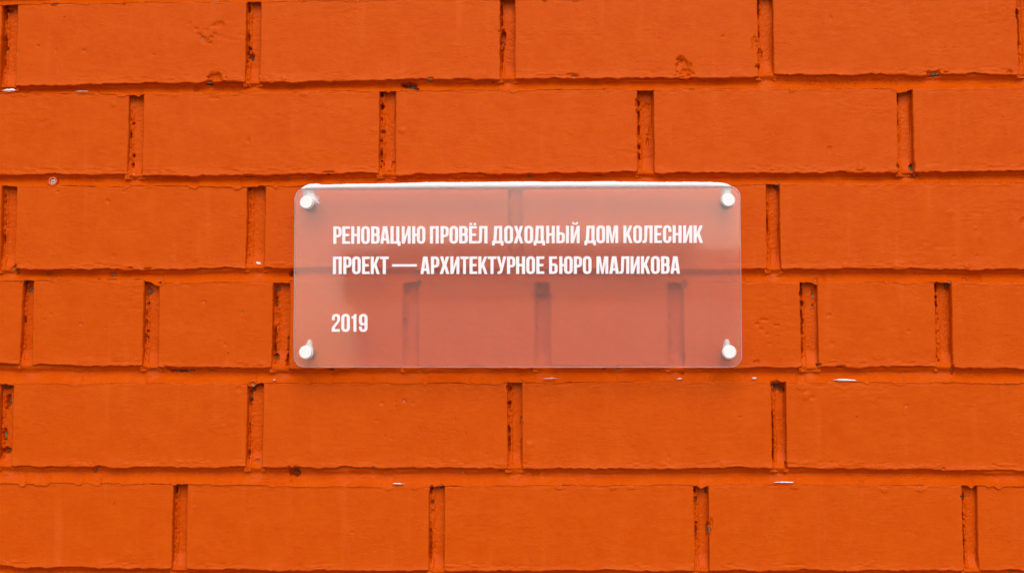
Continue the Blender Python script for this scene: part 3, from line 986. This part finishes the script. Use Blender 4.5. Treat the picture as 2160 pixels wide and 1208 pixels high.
L1 = [('Р', 65, 205), ('Е', 215, 348), ('Н', 367, 518), ('О', 535, 682), ('В', 703, 848), ('А', 857, 1018), ('Ц', 1030, 1200), ('И', 1220, 1370), ('Ю', 1395, 1618),
      ('П', 1695, 1845), ('Р', 1875, 2013), ('О', 2025, 2172), ('В', 2188, 2335), ('Ё', 2353, 2488), ('Л', 2495, 2667), ('Д', 2743, 2938), ('О', 2948, 3098), ('Х', 3110, 3272),
      ('О', 3288, 3437), ('Д', 3445, 3640), ('Н', 3657, 3802), ('Ы', 3830, 4042), ('Й', 4070, 4222), ('Д', 4300, 4497), ('О', 4503, 4652), ('М', 4670, 4872), ('К', 4960, 5115),
      ('О', 5125, 5273), ('Л', 5283, 5452), ('Е', 5480, 5610), ('С', 5628, 5770), ('Н', 5790, 5942), ('И', 5967, 6122), ('К', 6143, 6305)]
L2 = [('П', 58, 208), ('Р', 233, 372), ('О', 382, 527), ('Е', 550, 677), ('К', 697, 850), ('Т', 850, 1002), ('—', 1057, 1475), ('А', 1535, 1697), ('Р', 1712, 1853), ('Х', 1860, 2025),
      ('И', 2040, 2193), ('Т', 2208, 2350), ('Е', 2363, 2495), ('К', 2512, 2667), ('Т', 2670, 2817), ('У', 2823, 2983), ('Р', 2995, 3137), ('Н', 3148, 3302), ('О', 3320, 3470), ('Е', 3490, 3625),
      ('Б', 3705, 3850), ('Ю', 3877, 4105), ('Р', 4123, 4262), ('О', 4275, 4422), ('М', 4505, 4705), ('А', 4720, 4885), ('Л', 4890, 5060), ('И', 5080, 5235), ('К', 5255, 5413), ('О', 5423, 5575),
      ('В', 5595, 5740), ('А', 5753, 5915)]
line(695, L1, 514.3, 512.2, 702, 1482, 36.8)
line(695, L2, 578.0, 577.2, 702, 1434, 36.8)
for ch, a, b_ in (('2', 170, 475), ('0', 520, 830), ('1', 890, 1070), ('9', 1160, 1475)):
    letter(ch, 690 + a / 17.26, 699.4, (b_ - a) / 17.26, 37.3, "digit")


# ------------------------------------------------------------------ snow
def snow_ridge():
    """the strip of snow lying along the plaque's top edge"""
    u0, u1 = 634, 1545
    us = np.linspace(u0, u1, 520)
    xs = np.array([up(u, 394, Y_FRONT)[0] for u in us])
    t = (us - u0) / (u1 - u0)
    # panel top edge height, dropping round the rounded corners
    R = .0115
    zt = zt_a + (zt_b - zt_a) * np.clip((xs - xa_t) / (xb_t - xa_t), 0, 1)
    dl, dr = np.clip(xa_t + R - xs, 0, R), np.clip(xs - (xb_t - R), 0, R)
    zt = zt - (R - np.sqrt(np.maximum(R * R - dl * dl, 0))) - (R - np.sqrt(np.maximum(R * R - dr * dr, 0)))
    # measured upper outline
    vtop = np.interp(us, [634, 640, 650, 665, 680, 700, 740, 800, 850, 900, 1000, 1100, 1200, 1300, 1400, 1500, 1525, 1535, 1545],
                     [396, 391, 386.5, 385.8, 388, 387.5, 386.5, 385.5, 384.5, 383.0, 382.5, 381.5, 381.8, 381.2, 382.5, 382.2, 383.5, 386.5, 391.5])
    ztop = np.array([up(u, v, -.024)[1] for u, v in zip(us, vtop)])
    grain = .00028 * fbm(xs / .004, xs * 0, 3, 901) + .00022 * fbm(xs / .0012, xs * 0, 2, 902)
    ztop = ztop + grain - .0009
    hgt = np.maximum(ztop - zt, .0004)
    yf, yb = Y_FRONT + .0002, -.0165
    m = 18
    V = []
    for i in range(len(xs)):
        e = min(1.0, .35 + 8 * min(t[i], 1 - t[i]))
        for j in range(m):
            a = math.pi * j / (m - 1)
            cy, sy = math.cos(a), math.sin(a)
            yy = (yf + yb) / 2 - (yb - yf) / 2 * math.copysign(abs(cy) ** .75, cy) * e - (0 if e == 1 else (1 - e) * .001)
            zz = zt[i] + .00008 + hgt[i] * (sy ** .4 if sy > 0 else 0)
            V.append((xs[i], yy, zz))
        V[-1] = (V[-1][0], V[-1][1], zt[i] - .0012)
    V = np.array(V)
    n_ = fbm(V[:, 0] / .0018, V[:, 1] / .0012 + V[:, 2] / .0012, 2, 909) * .00016
    V[:, 1] += n_ * 0
    top = V[:, 2] > np.repeat(zt, m) + .0015
    V[:, 2] += n_ * top
    F = grid_faces(m, len(xs))
    # close underneath and at the ends
    F2 = []
    for i in range(len(xs) - 1):
        F2.append((i * m + m - 1, i * m, (i + 1) * m, (i + 1) * m + m - 1))
    F = np.concatenate([F, np.array(F2)])
    # triangulated end fans
    E1 = [(0, j, j + 1, j + 1) for j in range(1, m - 1)]
    o = mesh_np("snow_strip", V, F, M_SNOW, None, (PCX, -.02, zt_a))
    tag(o, "long thin strip of white snow lying along the top edge of the plaque", "snow")
    o["kind"] = "stuff"
    return o


snow_ridge()


def snow_blob(name, cx, cy, cz, pts, label, group=None, sd=1):
    """a heap: stacked rings, pts = (z offset, x offset, rx, ry)"""
    seg = 28
    V = []
    for (dz_, dx_, rx, ry) in pts:
        for i in range(seg):
            a = 2 * math.pi * i / seg
            n_ = 1 + .13 * math.sin(3 * a + sd + dz_ * 900) + .07 * math.sin(7 * a + sd * 2 + dz_ * 1700)
            V.append((cx + dx_ + rx * math.cos(a) * n_, cy + ry * math.sin(a) * n_, cz + dz_))
    F = []
    for q in range(len(pts) - 1):
        for i in range(seg):
            j = (i + 1) % seg
            F.append((q * seg + i, q * seg + j, (q + 1) * seg + j, (q + 1) * seg + i))
    V.append((cx + pts[0][1], cy, cz + pts[0][0]))
    V.append((cx + pts[-1][1], cy, cz + pts[-1][0] + abs(pts[-1][0] - pts[-2][0]) * .4))
    for i in range(seg):
        j = (i + 1) % seg
        F.append((len(V) - 2, j, i, i))
        F.append((len(V) - 1, (len(pts) - 1) * seg + i, (len(pts) - 1) * seg + j, (len(pts) - 1) * seg + j))
    me = bpy.data.meshes.new(name)
    me.from_pydata([tuple(np.array(v) - np.array((cx, cy, cz))) for v in V], [], [f if f[2] != f[3] else f[:3] for f in F])
    me.materials.append(M_SNOW)
    for p in me.polygons:
        p.use_smooth = True
    o = bpy.data.objects.new(name, me)
    COL.objects.link(o)
    o.location = (cx, cy, cz)
    tag(o, label, "snow", group)
    return o


G = "little snow heaps on the plaque's fixings"
yh = -.0150
names = ["upper left", "upper right", "lower left", "lower right"]
for i, (cx, cz) in enumerate(CAPW):
    top = i < 2
    if top:
        hh = .0200
        w_ = 1.5 if i == 0 else 1.05
        prof = [(.0010, .0004, .0058 * w_, .0062), (.0040, .0004, .0054 * w_, .0064), (.0070, .0002, .0050 * w_, .0064), (.0105, -.0004, .0042 * w_, .0064), (.0130, -.0006, .0042 * w_, .0064), (.0152, -.0006, .0042 * w_, .0060), (.0162, -.0006, .003, .005)]
    else:
        sx = 1 if i == 2 else -1
        prof = [(.0030, 0, .0050, .0060), (.0055, sx * .0004, .0042, .0060), (.0080, sx * .0008, .0033, .0058), (.0105, sx * .0010, .0025, .0052), (.0124, sx * .0010, .0018, .004), (.0134, sx * .0010, .0008, .002)]
    where = ["tall heap of snow behind the plaque at its upper left white cap", "narrow column of snow behind the plaque at its upper right white cap",
             "small pointed snow heap behind the plaque above its lower left white cap", "small pointed snow heap behind the plaque above its lower right white cap"][i]
    sxx = .0012 if i == 0 else (-.0003 if i == 1 else 0)
    snow_blob("snow_heap", cx + sxx, yh, cz, prof, where, G, i + 1)


def snow_fleck(u, v, wu, hv, label, yoff=-.0016, sd=0):
    """small flat remnant of snow on a ledge of mortar"""
    cx, cz = up(u, v, yoff)
    rx, rz = wu * PX / 2 * .92, hv * PX / 2 * .85
    nx, seg = 5, 26
    V, F = [], []
    for q in range(nx):
        f = q / (nx - 1)
        rr = math.cos(f * math.pi / 2) ** .6 if q < nx - 1 else .05
        for i in range(seg):
            a = 2 * math.pi * i / seg
            n_ = 1 + .22 * math.sin(2 * a + sd) + .14 * math.sin(5 * a + sd * 3)
            taper = 1 - .35 * abs(math.cos(a)) ** 3
            V.append((rx * rr * math.cos(a) * n_, .0016 - f * .0030, rz * rr * math.sin(a) * n_ * taper))
    for q in range(nx - 1):
        for i in range(seg):
            j = (i + 1) % seg
            F.append((q * seg + i, q * seg + j, (q + 1) * seg + j, (q + 1) * seg + i))
    F.append(tuple(range((nx - 1) * seg, nx * seg)))
    F.append(tuple(reversed(range(seg))))
    me = bpy.data.meshes.new("snow_fleck")
    me.from_pydata(V, [], F)
    me.materials.append(M_SNOW)
    for p in me.polygons:
        p.use_smooth = True
    o = bpy.data.objects.new("snow_fleck", me)
    COL.objects.link(o)
    o.location = (cx, yoff, cz)
    tag(o, label, "snow", "small flecks of snow left on the mortar ledges")


snow_fleck(19, 190, 26, 9, "white snow fleck on the mortar ledge at the far left below the top course", sd=1)
snow_fleck(172, 192.5, 26, 2.6, "thin white snow line on the ledge under the top left brick", sd=2)
snow_fleck(545, 555.5, 12, 9, "round white snow fleck low in the upright joint left of the plaque", .0050, sd=3)
snow_fleck(1783, 801, 58, 5.0, "longest white snow sliver on the mortar ledge right of and below the plaque", sd=4)
snow_fleck(1591, 797, 13, 4, "small curved snow fleck on the ledge just below the plaque's lower right corner", sd=5)
snow_fleck(1433, 798.5, 13, 4, "small snow fleck on the ledge under the right half of the plaque", sd=6)
snow_fleck(1160, 797.5, 26, 2.6, "thin snow line on the ledge under the middle of the plaque", sd=7)
snow_fleck(1655, 1016.5, 38, 5, "pointed white snow sliver on the ledge below the lowest full mortar bed at right", sd=8)
snow_fleck(840, 1019.5, 24, 3.6, "dull white snow fleck on the ledge above the bottom course left of centre", sd=9)
snow_fleck(283, 368.5, 9, 4, "tiny white fleck at the foot of the second course's first upright joint", .0022, sd=10)
snow_fleck(578, 801, 8, 2.6, "tiny white fleck on the ledge below the plaque's lower left corner", sd=11)


# ------------------------------------------------------------------ screw in its painted wall plug
def wall_plug(u, v):
    yf = -.0008
    cx, cz = up(u, v, yf)
    root = tag(empty("wall_plug", (cx, 0, cz)), "small round orange screw plug with bare cross head in the mortar at far left", "screw plug")
    pl_ = (cx, 0, cz)
    R, r = .0047, .0027
    lathe("collar", [(.010, R * .8), (.0015, R), (yf + .0003, R), (yf - .0003, R * .93), (yf - .0003, R * .72), (yf + .0006, r), (.006, r * .9)], (cx, cz), M_COLLAR, root, pl_, 40)
    # cross recess: a disc sunk in the collar; dark bars on its face paint the recess's shade
    V, F = [], []
    seg = 32
    y_ = .0002
    arm, wd = .0020, .00045
    lathe("screw", [(y_ + .0008, r * .98), (y_ + .0002, r * .98), (y_, r * .80)], (cx, cz), M_STEEL, root, pl_, 32)
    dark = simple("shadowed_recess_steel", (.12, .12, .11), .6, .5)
    for hor in (0, 1):
        a, b_ = (arm, wd) if hor else (wd, arm)
        yq = y_ - .00005 - hor * .00003
        prism = [((cx - a, yq, cz - b_), (cx + a, y_ + .0006, cz + b_))]
        o = prism_mesh("slot_shade", prism, dark, root)


wall_plug(111, 382.5)
